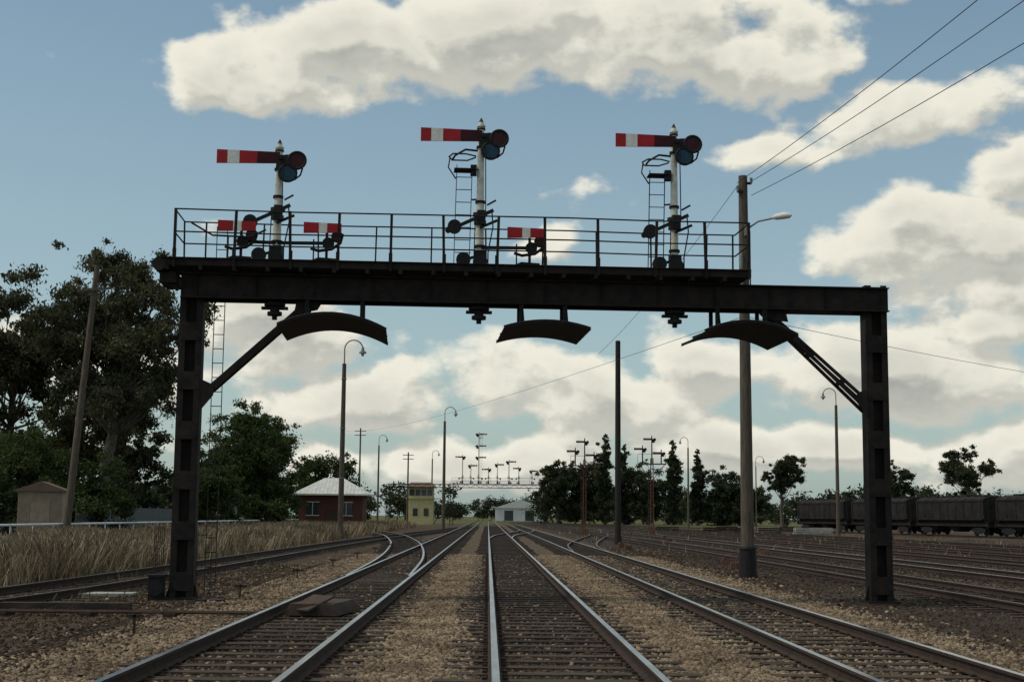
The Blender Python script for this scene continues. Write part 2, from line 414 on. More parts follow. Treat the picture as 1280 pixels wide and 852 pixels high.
m=MB(); m.box((-6.1,-.15,.22),(.26,.3,.44)); m.box((-6.1,-.15,.46),(.32,.36,.04)); m.cyl((-6.1,-.31,.24),(-6.1,-.36,.24),.14,n=14)
for k in range(6): m.cyl((-6.22+.035*k,.1,.3),(-6.22+.035*k,.1,1.35),.006,n=4)
m.box((-5.1,-.3,.02),(.5,.4,.04)); m.bar((-5.35,-.4,.1),(-5.35,-.4,1.25),.012,.012); m.bar((-5.1,-.4,.1),(-5.1,-.4,1.25),.012,.012)
for z in(.4,.8,1.2): m.bar((-5.35,-.4,z),(-5.1,-.4,z),.01,.01)
m.obj('wire_pulley_box',[BLACK],G)

# smoke deflectors
def deflector(cx,w,rise,zc,tilt=0.0,L=1.15):
    m=MB(); n=16; vs=[]
    for i in range(n+1):
        t=-1+2*i/n; x=t*w/2; z=-rise*t*t+tilt*t
        for y in(-L,L):
            vs+=[(x,y,z),(x,y,z-.02)]
    fs=[]
    for i in range(n):
        a=4*i;b=a+4
        fs+=[(a,a+2,b+2,b),(a+1,b+1,b+3,a+3),(a,b,b+1,a+1),(a+2,a+3,b+3,b+2)]
    fs+=[(0,1,3,2),(4*n,4*n+2,4*n+3,4*n+1)]
    m.add(vs,fs)
    for y in(-L*.97,0,L*.97):
        m.tube([(-w/2+w*i/12,y,-rise*(-1+i/6)**2+tilt*(-1+i/6)+.02) for i in range(13)],.018,5)
    for x in(-w*.26,w*.26):
        z=-rise*.25; 
        for y in(-.29,.29): m.bar((x,y,z),(x,y,5.63-zc),.08,.02,up=(0,1,0))
        m.bar((x+.06,-.32,z),(x+.02,-.32,5.63-zc),.02,.02)
        m.bar((x,-L*.8,z+.01),(x,-.29,z+.12),.04,.015); m.bar((x,L*.8,z+.01),(x,.29,z+.12),.04,.015)
    m.obj('smoke_deflector',[BLACK],None,on_gantry(cx,0,zc),GR)
deflector(-2.97,2.0,.25,5.25,-.03)
deflector(1.00,1.62,.13,5.19)
deflector(4.84,1.78,.22,5.26,-.02)

# semaphore signals
def arm(m,px,pz,L,h,y=-.13,small=False):
    if small: seg=[(0,.38,1),(.38,.60,2),(.60,1.0,1)]
    else: seg=[(0,.36,3),(.36,.64,1),(.64,.83,2),(.83,1,1)]
    for a,b,mt in seg:
        xa,xb=px-a*L,px-b*L; ha,hb=h*(.82+.18*a)/2,h*(.82+.18*b)/2
        m.prism([(xb+.0005,pz-hb),(xa-.0005,pz-ha),(xa-.0005,pz+ha),(xb+.0005,pz+hb)],y,y+.022,mt)
    m.box((px-L*.5,y+.034,pz),(L*.98,.02,.03),0)
def spect(m,cx,cz,s=1.0,y=-.15):
    for (dx,dz,mt) in((.33,.03,4),(.16,-.22,5)):
        c=Vector((cx+dx*s,y,cz+dz*s)); r=.165*s
        pts=[c+Vector((math.cos(a)*r,0,math.sin(a)*r)) for a in np.linspace(0,2*math.pi,19)]
        m.tube(pts,.026*s,6,0); m.cyl(c+Vector((0,.01,0)),c+Vector((0,-.004,0)),r*.95,n=20,m=mt)
    m.prism([(cx-.07*s,cz-.12*s),(cx+.07*s,cz-.30*s),(cx+.2*s,cz-.03*s),(cx+.22*s,cz+.14*s),(cx-.05*s,cz+.13*s)],y+.005,y+.025,0)
    m.tube([(cx+.44*s,y,cz-.12*s),(cx+.40*s,y,cz-.26*s),(cx+.28*s,y,cz-.36*s)],.018*s,5,0)
def semaphore(lx,h,ladder=False,dollies=(),loc=None,rz=GR,lever=True,extra=(),z0=6.33,foot=True):
    e=empty('semaphore_signal',loc or on_gantry(lx,0,z0),rz)
    mats=[BLACK,RED,ARMW,DRED,LRED,LBLUE]
    m=MB(); m.cyl((0,0,-.1),(0,0,h-.06),.085,.062,14,1)
    m.cyl((0,0,h-.06),(0,0,h-.03),.085,.085,12,1); m.cyl((0,0,h-.03),(0,0,h+.03),.05,.05,10,1); m.cyl((0,0,h+.03),(0,0,h+.12),.05,.01,10,0)
    m.obj('mast',[BLACK,WHITE],e)
    m=MB()
    for z,r,hh in((.0,.17,.05),(.06,.12,.3),(.42,.11,.05),(.88,.12,.08),(1.05,.14,.06),(1.3,.1,.05),(h-.5,.09,.05),(h-.12,.085,.03)): m.cyl((0,0,z),(0,0,z+hh),r,n=12)
    m.box((0,-.11,.26),(.22,.12,.18)); m.box((.02,-.10,1.0),(.16,.14,.28))
    m.obj('mast_clamps',[BLACK],e)
    m=MB(); arm(m,.02,h-.27,1.20,.27); m.cyl((.04,-.19,h-.27),(.04,0,h-.27),.045,n=10,m=0); m.obj('arm',mats,e)
    m=MB(); spect(m,.02,h-.35); m.box((.20,.02,h-.33),(.16,.2,.28),0); m.obj('spectacle',mats,e)
    if lever:
        m=MB(); m.bar((-.62,-.16,.72),(.25,-.16,1.14),.04,.065); m.cyl((-.50,-.20,.80),(-.50,-.10,.80),.135,n=18); m.cyl((-.62,-.19,.73),(-.62,-.12,.73),.06,n=10)
        m.cyl((0,-.24,.12),(0,-.16,.12),.14,n=18); m.cyl((-.32,-.20,.16),(-.32,-.1,.16),.14,n=18); m.bar((-.32,-.12,.16),(0,-.12,.25),.04,.05)
        m.tube([(.10,-.17,1.07),(.09,-.18,1.9),(.08,-.18,h-.5)],.011,5); m.tube([(-.1,-.17,.97),(-.12,-.2,.2),(-.12,-.2,-.1)],.011,5)
        m.tube([(.22,-.17,1.1),(.24,-.2,.8),(.15,-.2,.3),(.15,-.2,-.1)],.014,5)
        m.bar((.0,-.12,.8),(.33,-.12,.95),.03,.05); m.tube([(.13,-.1,1.25),(.3,-.1,1.35)],.02,5)
        m.obj('balance_lever',[BLACK],e)
    for dx in dollies:
        m=MB(); arm(m,dx+.38,.70,.72,.215,-.22,True)
        m.bar((0,-.05,.42),(dx+.1,-.12,.42),.05,.06); m.bar((dx+.1,-.14,-.05),(dx+.1,-.14,.73),.05,.05)
        m.box((dx+.1,-.16,.70),(.12,.08,.16))
        for q in((dx+.30,.54,4),(dx+.13,.41,0)):
            c=Vector((q[0],-.17,q[1])); pts=[c+Vector((math.cos(a)*.10,0,math.sin(a)*.10)) for a in np.linspace(0,2*math.pi,13)]
            m.tube(pts,.022,5,0); m.cyl(c,c+Vector((0,-.012,0)),.095,n=14,m=q[2])
        m.tube([(dx+.40,-.17,.60),(dx+.36,-.17,.42),(dx+.2,-.17,.30),(dx-.05,-.17,.26),(dx-.2,-.15,.31)],.03,6,0)
        m.tube([(dx-.15,-.1,.05),(dx-.15,-.1,.5)],.015,5); m.tube([(dx-.22,-.1,.05),(dx-.05,-.1,.12),(dx+.3,-.1,.1)],.03,5)
        m.obj('subsidiary_arm',mats,e)
    if ladder:
        m=MB(); t=h-.80
        for x in(-.46,-.16): m.bar((x-.04,.15,-.1),(x,.12,t),.014,.035,up=(0,1,0))
        for z in np.arange(.1,t,.25): m.cyl((-.48,.14,z),(-.17,.14,z),.009,n=5)
        zt=h-.66
        m.tube([(-.1,.05,zt),(-.25,.3,zt),(-.55,.3,zt),(-.62,.05,zt),(-.55,-.2,zt),(-.3,-.2,zt),(-.1,-.05,zt)],.016,5)
        m.tube([(-.6,.1,zt),(-.63,.1,zt-.2),(-.48,.12,zt-.42)],.014,5); m.tube([(-.05,0,zt+.12),(-.3,.0,zt+.14),(-.5,.0,zt+.02),(-.55,.05,zt-.05)],.022,6)
        m.bar((-.16,.12,t-.1),(0,.05,t-.1),.02,.03); m.bar((-.16,.13,1.4),(0,.05,1.4),.02,.03)
        m.box((-.14,-.06,h-.95),(.12,.14,.2)); m.box((-.32,0,t-.14),(.4,.35,.02))
        m.obj('ladder',[BLACK],e)
    for z in extra:
        m=MB(); arm(m,.02,z,1.1,.26); m.obj('arm',mats,e); m=MB(); spect(m,.02,z-.08); m.obj('spectacle',mats,e)
    if foot:
        m=MB()
        for z,r,hh in((-.80,.2,.06),(-.90,.09,.1),(-.98,.14,.07),(-1.06,.05,.08)): m.cyl((0,0,z),(0,0,z+hh),r,n=10)
        m.box((0,0,-.84),(.5,.12,.05)); m.obj('mast_foot',[BLACK],e)
    return e
semaphore(-4.12,2.34,False,(-.76,.86))
semaphore(-.22,2.89,True,(.86,))
semaphore(3.60,2.89,True,())

# ------------------------------------------------------------ poles
def gooseneck(X,Y,h,side=1,r=.17,wood=WOOD):
    e=empty('yard_lamp',(X,Y,0)); m=MB(); m.cyl((0,0,-.1),(0,0,h-1.6),r,r*.68,12,0); 
    for z in(h*.3,h*.55,h*.8): m.cyl((0,0,z),(0,0,z+.06),r*.95,n=10,m=1)
    m.obj('pole',[wood,GALV],e)
    m=MB(); R=.62; pts=[(0,0,h-2.2),(0,-.02,h-1.2)]+[(side*(R-R*math.cos(a)),0,h-R+.02+R*math.sin(a)) for a in np.linspace(0,math.pi*.95,10)]
    m.tube(pts,.045,6); m.obj('bracket',[GALV],e)
    x,z=pts[-1][0],pts[-1][2]
    m=MB(); m.cyl((x,0,z+.05),(x,0,z-.25),.08,.12,12); m.cyl((x,0,z-.25),(x,0,z-.38),.22,.26,14); m.cyl((x,0,z-.38),(x,0,z-.58),.13,.07,10,1)
    m.obj('lamp_head',[GALV,CONC],e)
gooseneck(-9.9,95,13.4,1,.2); gooseneck(-5.05,160,13.9,1,.2); gooseneck(-17.2,220,14.0,1); gooseneck(-10.8,270,14.0,1)
gooseneck(33.4,134,14.1,-1,.2); gooseneck(31.2,219,14.1,-1); gooseneck(42,220,11.3,1,.12)
e=empty('utility_pole',(7.12,38.6,0)); m=MB(); m.cyl((0,0,-.1),(-.02,0,11.2),.19,.125,14,0); m.cyl((0,0,0),(0,0,.78),.25,.235,14,1); m.cyl((0,0,.78),(0,0,.84),.26,.24,14,1)
m.obj('pole',[WOOD,BLACK],e)
m=MB()
for x in(-.12,.12): m.box((x,-.1,10.85+x),(.16,.08,.06),0); m.cyl((x*1.6,-.12,10.85+x),(x*1.6,-.12,11.0+x),.035,.045,8,1)
m.box((-.13,-.15,8.1),(.10,.10,.75),1); m.cyl((-.13,-.2,8.5),(-.13,-.2,9.0),.05,n=8,m=1); m.box((.05,-.17,9.6),(.14,.1,.3),1); m.box((-.3,-.1,8.0),(.35,.05,.05),0); m.cyl((.14,-.1,7.6),(.14,-.1,9.6),.02,n=6,m=0)
m.obj('fittings',[BLACK,GALV],e)
m=MB(); m.tube([(.05,-.1,9.65),(.35,-.25,9.85),(.75,-.5,9.90),(.85,-.55,9.90)],.028,7); m.obj('lamp_arm',[GALV],e)
m=MB(); pts=[(.68,-.5,9.90),(.78,-.56,9.91),(.98,-.68,9.93),(1.12,-.76,9.92),(1.17,-.8,9.91)]; m.tube(pts,[.03,.08,.10,.08,.02],10); m.obj('lamp_head',[ARMW],e)
e=empty('telegraph_pole',(7.75,84,0)); m=MB(); m.cyl((0,0,-.1),(0,0,12.1),.19,.15,12); m.cyl((0,0,12.1),(0,0,12.2),.17,.12,12); m.cyl((0,0,0),(0,0,.5),.23,.22,12); m.box((0,-.17,1.6),(.12,.06,.2)); m.obj('pole',[DWOOD],e)
e=empty('utility_pole',(-20.25,68,0)); m=MB(); m.cyl((0,0,-.1),(.95,0,13.6),.2,.13,12,0); m.obj('pole',[WOOD],e)
m=MB(); m.bar((.1,-.2,12.3),(1.7,-.2,12.45),.09,.11); m.bar((.3,-.2,11.8),(.8,-.2,12.3),.03,.03)
for x in(.15,.5,1.25,1.65): m.cyl((x,-.2,12.4),(x,-.2,12.65),.04,.05,8)
m.obj('crossarm',[WOOD],e)
for X,Y,h in((-21.5,235,16),(-14,245,12.5)):
    e=empty('telegraph_pole',(X,Y,0)); m=MB(); m.cyl((0,0,-.1),(0,0,h),.18,.12,10); 
    for z in(h-.5,h-1.2): m.box((0,-.14,z),(1.9,.1,.12))
    m.obj('pole',[WOOD],e)
def wires(segs,name='overhead_wires',r=.009):
    m=MB()
    for a,b,sag in segs:
        a=Vector(a);b=Vector(b); m.tube([a.lerp(b,t)-Vector((0,0,sag*4*t*(1-t))) for t in np.linspace(0,1,25)],r,5)
    m.obj(name,[WIRE])
wires([((6.9,38.4,10.95),(11.9,-12,12.2),.9),((7.3,38.4,11.0),(13.4,-12,11.9),.9),((7.3,38.4,10.6),(14.6,-12,11.1),.9)])
wires([((6.93,38.4,10.9),(5.3,68,9.5),.3)],r=.008)
wires([((-24,235,15.5),(7.1,38.6,7.2),1.0),((7.1,38.6,7.2),(60,90,9.5),1.0)],r=.008)

# ------------------------------------------------------------ trees
def leafmesh(centers,sizes,per,leaf,r,droop=1.0,sq=(1,1,.75)):
    Vs=[]
    for c,s in zip(centers,sizes):
        n=max(6,int(per*(s/np.mean(sizes))**2)); d=r.normal(size=(n,3)); d/=np.linalg.norm(d,axis=1)[:,None]; rad=s*(r.random(n)**.5)
        rad*=(.7+.35*np.sin(d[:,0]*5+c[0]*3)*np.sin(d[:,2]*6+c[1]*2)+.35*np.abs(r.normal(size=n)))
        Vs.append(c+d*rad[:,None]*np.array(sq))
    P=np.concatenate(Vs); P[:,2]=np.maximum(P[:,2],.1); n=len(P)
    u=r.normal(size=(n,3)); u[:,2]*=droop; u/=np.linalg.norm(u,axis=1)[:,None]
    w=np.cross(u,r.normal(size=(n,3))); w/=np.linalg.norm(w,axis=1)[:,None]
    L=leaf*(.5+r.random(n))[:,None]; W=L*.42
    V=np.stack([P-u*L,P-w*W,P+u*L,P+w*W],1).reshape(-1,3)
    return V,np.arange(4*n).reshape(n,4)
def tree(name,X,Y,h,cw,ch,ncl,nleaf,leaf,leafm,seed,tr=.25,cr=.2,shell=.6,lean=0,droop=1.0,pop=False):
    r=np.random.default_rng(seed); e=empty(name,(X,Y,0)); cz=h-ch/2
    C=[];S=[]
    for i in range(ncl):
        d=r.normal(size=3); d/=np.linalg.norm(d); k=shell+(1-shell)*r.random() if r.random()<.7 else r.random()*shell
        k*=.86
        p=np.array([d[0]*cw/2*k+lean*(.5+.5*d[2]*k),d[1]*cw/2*k,cz+d[2]*ch/2*k])
        if pop:
            p[2]=h-ch*(.03+.93*(i+.5)/ncl); f=min(1,.25+1.7*(h-p[2])/ch)*min(1,.6+2*(p[2]-(h-ch))/ch)
            p[0]=d[0]*cw*.20*f; p[1]=d[1]*cw*.20*f; C.append(p); S.append(cw*.29*f*(.9+.25*r.random())); continue
        C.append(p); S.append(cw*cr*(.6+.8*r.random()))
    m=MB(); top=Vector((lean*.6,0,h-ch*.35)); n=7; tp=[]
    for i in range(n+1):
        t=i/n; q=.006 if pop else .02
        tp.append(Vector((top.x*t*t+ (r.normal()*q*h*.3 if 0<i else 0),r.normal()*q*h*.3 if i else 0,top.z*t)))
    m.tube(tp,[tr*(1.25-1.05*(i/n)) for i in range(n+1)],8)
    for c,s in zip(C,S):
        c=Vector(c); k=int(np.clip(n*(.35+.6*(c.z-(h-ch))/ch),2,n)); a=tp[k]
        if a.z>c.z: a=tp[max(1,k-2)]
        mid=a.lerp(c,.5)+Vector((r.normal()*.3,r.normal()*.3,-abs((c-a).length)*.08)); r0=tr*.42*(1-.6*k/n)
        m.tube([a,a.lerp(mid,.5)+Vector((r.normal()*.1,0,0)),mid,mid.lerp(c,.6)+Vector((0,r.normal()*.15,.1)),c],[r0,r0*.8,r0*.6,r0*.4,r0*.15],5)
        for q in range(2):
            d=Vector(r.normal(size=3))*s*.55; m.tube([mid.lerp(c,.6),c+d],[r0*.35,r0*.1],4)
    m.obj('trunk',[BARK],e)
    C2=[];S2=[]
    for c,s in zip(C,S):
        for q in range(7):
            d=r.normal(size=3)*s*(.42 if pop else .62); d[2]*=1.4 if pop else .8; C2.append(c+d); S2.append(s*(.28+.34*r.random()))
    V,F=leafmesh(C2,S2,max(6,nleaf//len(C2)),leaf,r,droop)
    np_mesh('foliage',V,F,[leafm],parent=e)
    return e
tree('gum_tree',-24.9,92,21,12.8,16,62,80000,.12,LEAF1,21,.42,.108,.58,lean=.5,droop=1.6)
tree('gum_tree',-33.0,97,17.5,10,14,34,34000,.15,LEAF1,22,.35,.14,.55,droop=1.6)
tree('gum_tree',-28,105,13,9,10,20,16000,.17,LEAF1,29,.3,.15,.55,droop=1.6)
tree('bush',-26.4,80,6.0,6.6,5.6,22,26000,.10,LEAF2,23,.1,.2)
tree('bush',-22.9,81,5.0,5.2,4.8,18,18000,.10,LEAF2,24,.1,.2)
tree('bush',-30.5,82,5.6,6,5.2,16,13000,.12,LEAF2,124,.1,.2)
tree('shade_tree',-29.5,115,9.8,6.0,9,18,15000,.16,LEAF3,25,.2,.2)
tree('shade_tree',-34,112,9,8,8,18,14000,.18,LEAF3,45,.2,.2)
tree('shade_tree',-23.9,140,13.0,10.4,12.2,70,66000,.14,LEAF2,26,.3,.14)
tree('shade_tree',-29.5,150,9,8,8.5,24,14000,.22,LEAF3,126,.3,.18)
tree('shade_tree',-23.2,190,10.0,9.5,9.2,30,20000,.2,LEAF2,27,.25,.17)
tree('shade_tree',-31,170,10.5,9,9,20,12000,.26,LEAF3,28,.25,.19)
tree('bush',-22.8,116,4.9,5.5,4.8,18,14000,.14,LEAF2,30,.1,.19)
tree('bush',-25.8,125,5.2,6,5.0,16,11000,.16,LEAF3,31,.1,.19)
tree('bush',-20.5,128,3.4,4,3.3,12,9000,.13,LEAF2,32,.1,.19)
tree('broadleaf_tree',15.0,300,15.5,9,15.2,46,22000,.26,LEAF3,40,.3,.17)
tree('broadleaf_tree',20.5,304,15.6,8.5,15.4,44,20000,.26,LEAF3,41,.3,.17)
tree('poplar_tree',24.8,298,19.6,5.2,19.2,24,16000,.24,LEAF3,42,.3,.2,pop=True)
tree('poplar_tree',29.2,302,17.4,5.4,17.2,22,15000,.24,LEAF3,43,.3,.2,pop=True)
tree('broadleaf_tree',34.0,300,13.6,9,13.4,40,18000,.26,LEAF3,44,.3,.17)
tree('poplar_tree',39.2,298,18.6,5.0,18.2,24,15000,.24,LEAF3,46,.3,.2,pop=True)
tree('poplar_tree',44.8,300,16.6,4.6,16.3,22,14000,.24,LEAF3,47,.3,.2,pop=True)
tree('broadleaf_tree',51,300,12.6,10.5,12.3,42,19000,.26,LEAF3,48,.3,.17)
tree('broadleaf_tree',57,305,9,8,8.8,24,10000,.3,LEAF3,49,.3,.18)
tree('gum_tree',46,220,13.3,7.6,8.6,28,16000,.17,LEAF3,50,.28,.125,.65,droop=1.5)
tree('gum_tree',79,230,14.0,10,9,28,17000,.18,LEAF3,51,.3,.12,.65,droop=1.5)
tree('gum_tree',75,260,12.2,8,8,22,12000,.2,LEAF3,52,.3,.13,.65,droop=1.5)
r=np.random.default_rng(77); C=[];S=[]
def far(x0,x1,Y,h,n):
    for i in range(n):
        hh=h*(.6+.5*r.random()); X=r.uniform(x0,x1); yy=Y+r.uniform(-15,15)
        for k in range(6): C.append(np.array([X+r.normal()*hh*.38,yy+r.normal()*2,hh*(.15+.65*r.random())])); S.append(hh*(.16+.14*r.random()))
far(60,125,285,9.0,44); far(-75,-18,300,9.5,36); far(-30,20,520,9,40); far(14,62,330,9.5,40); far(20,180,480,9.5,60); far(-190,-60,420,12,40); far(120,260,450,12,40)
V,F=leafmesh(C,S,100,.40,r); np_mesh('distant_trees',V,F,[LEAF3])

# ------------------------------------------------------------ buildings, fences
e=empty('brick_hut',(-16.4,150,0))
m=MB(); m.box((0,0,1.9),(6.6,5.2,3.8)); m.box((0,-2.62,.3),(6.7,.04,.6),1); m.obj('walls',[BRICK,CONC],e)
m=MB(); a,b,z0,z1=3.95,3.2,3.75,5.45
m.add([(-a,-b,z0),(a,-b,z0),(a,b,z0),(-a,b,z0),(-1.0,0,z1),(1.0,0,z1)],[(0,1,5,4),(1,2,5),(2,3,4,5),(3,0,4),(0,3,2,1)]); m.box((0,-b,z0-.08),(2*a,.08,.16),1); m.box((a,0,z0-.08),(.08,2*b,.16),1); m.box((-a,0,z0-.08),(.08,2*b,.16),1)
for x in np.arange(-3.6,3.7,.4):
    tt=max(0,abs(x)-1.0)/(a-1.0); m.bar((x,-b,z0+.02),(x,-b*tt,z1-(z1-z0)*tt+.02),.03,.02,0)
m.obj('roof',[ROOFM,WHITE],e)
m=MB()
for x in(-1.9,1.6): m.box((x,-2.63,2.2),(1.2,.06,1.3),1); m.box((x,-2.665,2.2),(.06,.03,1.3),0); m.box((x,-2.66,1.5),(1.4,.1,.08),0); m.box((x,-2.66,2.89),(1.4,.1,.08),0)
m.obj('windows',[WHITE,GLASS],e); m=MB(); m.box((0,-2.63,1.05),(.95,.07,2.1)); m.obj('door',[BOARD],e)
e=empty('signal_box',(-12.4,262,0))
m=MB(); m.box((0,0,2.3),(4.6,4.2,4.6)); m.box((0,0,4.7),(5,4.6,.2)); m.box((0,0,5.0),(4.6,4.2,.4)); m.box((0,0,6.5),(4.6,4.2,.25)); 
for x in(-2.2,-1.1,0,1.1,2.2): m.box((x,0,5.8),(.14,4.15,1.3))
m.obj('walls',[CREAM],e); m=MB(); m.box((0,0,5.8),(4.4,4.0,1.28)); m.box((-1,-2.11,2.2),(.9,.06,1.4)); m.box((1,-2.11,2.2),(.9,.06,1.4)); m.obj('windows',[GLASS],e)
m=MB(); m.add([(-2.9,-2.7,6.7),(2.9,-2.7,6.7),(2.9,2.7,6.7),(-2.9,2.7,6.7),(-2,0,7.7),(2,0,7.7)],[(0,1,5,4),(1,2,5),(2,3,4,5),(3,0,4),(0,3,2,1)]); m.obj('roof',[SHEDR],e)
m=MB(); m.bar((2.4,-1,0),(4.6,-1,4.6),.8,.1); m.box((2.9,-1,4.7),(1,1.2,.1)); m.obj('stairs',[BOARD],e)
e=empty('white_warehouse',(11,480,0)); m=MB(); m.box((0,0,2.2),(17,12,4.4)); m.box((-4,-6.03,1.8),(3,.06,3.4),1); m.box((3,-6.03,1.8),(3,.06,3.4),1); m.obj('walls',[ROOFM,GLASS],e)
m=MB(); m.prism([(-9,4.3),(9,4.3),(0,7.2)],-6.5,6.5); m.obj('roof',[ROOFM],e)
e=empty('garden_shed',(-21.95,70,0),math.radians(8)); m=MB(); m.box((0,0,1.3),(2.1,2.0,2.6))
for x in np.arange(-1.0,1.05,.12): m.box((x,-1.01,1.3),(.03,.025,2.5))
m.obj('walls',[SHEDM],e); m=MB(); m.prism([(-1.2,2.58),(1.2,2.58),(1.2,2.64),(0,3.08),(-1.2,2.64)],-1.15,1.15); m.obj('roof',[SHEDR],e); m=MB(); m.box((.0,-1.03,1.1),(.9,.03,2.0)); m.obj('door',[SHEDM],e)
m=MB()
y=78
while y<106:
    m.box((-22.6+.02*((int(y*5))%2),y+.1,.95),(.03,.19,1.9)); y+=.2
for y in np.arange(78,107,2.4): m.box((-22.66,y,1.0),(.08,.08,2.05))
m.obj('metal_fence',[FENCEM])
m=MB(); 
for a,b in((40,132),(142,195)):
    m.tube([(-20.4,a,1.02),(-20.6,b,1.02)],.055,8)
    for y in np.arange(a,b,3): m.cyl((-20.5,y,0),(-20.5,y,1.0),.035,n=6)
m.obj('pipe_fence',[PIPE])
e=empty('garden_shed',(-24.4,132,0)); m=MB(); m.box((0,0,1.3),(1.6,2,2.6)); m.obj('walls',[GALV],e); m=MB(); m.prism([(-1,2.6),(1,2.6),(1,2.75),(-1,2.95)],-1.2,1.2); m.obj('roof',[GALV],e); m=MB(); m.box((0,-1.02,1),(.8,.04,2)); m.obj('door',[FENCEM],e)

# ------------------------------------------------------------ hopper wagons
def wagon(X,Y,rz):
    e=empty('hopper_wagon',(X,Y,0),rz); L=13.4
    prof=[(-1.0,1.35),(-1.40,1.75),(-1.45,2.5),(-1.45,3.45),(-1.36,3.66),(-1.0,3.84),(-.5,3.92),(.5,3.92),(1.0,3.84),(1.36,3.66),(1.45,3.45),(1.45,2.5),(1.40,1.75),(1.0,1.35)]
    m=MB(); n=len(prof); vs=[]
    for x,s,lo in [(-L/2+.1,.97,1.5),(-L/2+.35,1,1.25),(L/2-.35,1,1.25),(L/2-.1,.97,1.5)]:
        for y,z in prof: vs.append((x,y*s,max(z,lo)))
    fs=[(i*n+k,i*n+(k+1)%n,(i+1)*n+(k+1)%n,(i+1)*n+k) for i in range(3) for k in range(n)]+[tuple(range(n)),tuple(range(3*n,4*n))[::-1]]
    m.add(vs,fs)
    for x in np.linspace(-L/2+.5,L/2-.5,9):
        m.tube([(x,y*1.01,z) for y,z in prof],.045,4)
    for y in(-1.47,1.47): m.box((0,y,3.5),(L-.6,.06,.12)); m.box((0,y*.97,1.72),(L-.6,.06,.12))
    m.obj('body',[WAGON],e)
    m=MB()
    for k in(-4.2,0,4.2):
        m.add([(k-1.6,-1.1,1.4),(k+1.6,-1.1,1.4),(k+1.6,1.1,1.4),(k-1.6,1.1,1.4),(k-.4,-.6,.5),(k+.4,-.6,.5),(k+.4,.6,.5),(k-.4,.6,.5)],[(0,1,5,4),(1,2,6,5),(2,3,7,6),(3,0,4,7),(4,5,6,7)])
    m.obj('hoppers',[WAGON],e)
    m=MB(); 
    for y in(-1.1,1.1): m.box((0,y,1.2),(L+.8,.12,.28))
    m.box((-L/2-.35,0,1.15),(.12,2.5,.4)); m.box((L/2+.35,0,1.15),(.12,2.5,.4))
    m.box((-L/2-.7,0,1.0),(.7,.25,.25)); m.box((L/2+.7,0,1.0),(.7,.25,.25))
    m.box((0,0,4.02),(L-1,.6,.05))
    for x in(-4.5,-1.5,1.5,4.5): m.box((x,0,4.0),(1.2,.9,.18))
    for sx in(-1,1):
        for y in(-1.0,1.0): m.bar((sx*(L/2+.3),y,1.2),(sx*(L/2-.05),y,3.9),.05,.05)
        m.box((sx*(L/2+.1),0,1.45),(.7,2.4,.06))
    m.obj('underframe',[WAGON],e)
    m=MB()
    for bx in(-L/2+1.6,L/2-1.6):
        for ax in(-.9,.9):
            for y in(-.76,.76): m.cyl((bx+ax,y-.06,.62),(bx+ax,y+.06,.62),.46,n=18)
            m.cyl((bx+ax,-.9,.62),(bx+ax,.9,.62),.08,n=8)
        for y in(-1.0,1.0): m.prism([(bx-1.2,.55),(bx-.6,.45),(bx-.3,.35),(bx+.3,.35),(bx+.6,.45),(bx+1.2,.55),(bx+1.2,.8),(bx+.4,.95),(bx-.4,.95),(bx-1.2,.8)],y-.06,y+.06)
        m.box((bx,0,.8),(.5,2.0,.3))
    m.obj('bogies',[BLACK],e)
d=Vector((10,-53,0)).normalized(); ang=math.atan2(d.y,d.x)
for t in(8,23.4,38.8,54.2,69.6):
    p=Vector((40,178,0))+d*t; wagon(p.x,p.y,ang)

# ------------------------------------------------------------ bracket signals mid-distance
def bracket(X,Y,h):
    e=empty('bracket_signal',(X,Y,0)); m=MB()
    for a in(-.14,.14):
        for b in(-.14,.14): m.bar((a,b,0),(a*.8,b*.8,h*.78),.05,.05)
    z=.2
    while z<h*.76:
        m.bar((-.14,-.14,z),(.14,-.14,z+.35),.03,.02); m.bar((-.14,.14,z+.35),(.14,.14,z),.03,.02); z+=.35
    m.box((0,0,.3),(.55,.55,.6)); m.obj('lattice_post',[RUSTY],e)
    m=MB(); m.box((0,0,h*.72),(2.6,.5,.1)); m.bar((-1.2,0,h*.72),(0,0,h*.55),.06,.06); m.bar((1.2,0,h*.72),(0,0,h*.55),.06,.06)
    for x in(-1.25,0,1.25): m.bar((x,.25,h*.72),(x,.25,h*.72+.9),.03,.03)
    m.bar((-1.25,.25,h*.72+.9),(1.25,.25,h*.72+.9),.03,.03)
    m.obj('platform',[RUSTY],e)
    for x,t in((-.85,h*.90),(0,h),(.85,h*.86)):
        m=MB(); m.cyl((x,0,h*.72),(x,0,t),.06,.05,8,0); arm(m,x+.02,t-.25,.8,.2,-.1); spect(m,x+.02,t-.3,.7,-.1); m.cyl((x,0,t),(x,0,t+.12),.05,.01,6,0)
        m.obj('signal_arm',[BLACK,RUSTY,RUSTY,BLACK,BLACK,BLACK],e)
    m=MB(); m.bar((-.3,.3,0),(-.3,.3,h*.72),.03,.02); m.bar((-.05,.3,0),(-.05,.3,h*.72),.03,.02)
    for z in np.arange(.3,h*.7,.3): m.cyl((-.3,.3,z),(-.05,.3,z),.012,n=4)
    m.obj('ladder',[RUSTY],e)
bracket(8.7,127,8.6); bracket(14.8,127,8.9)
FG=empty('signal_gantry',(0,232,0))
m=MB()
for x in(-16.5,-6.0,9.0):
    for a in(-.25,.25): m.bar((x+a,0,0),(x+a,0,6.6),.12,.3,up=(0,1,0))
    for z in np.arange(.5,6.4,.8): m.bar((x-.25,0,z),(x+.25,0,z+.7),.06,.06)
m.obj('posts',[STEEL],FG)
m=MB()
for z in(6.2,6.7): m.box((-3.75,0,z),(26,.5,.10))
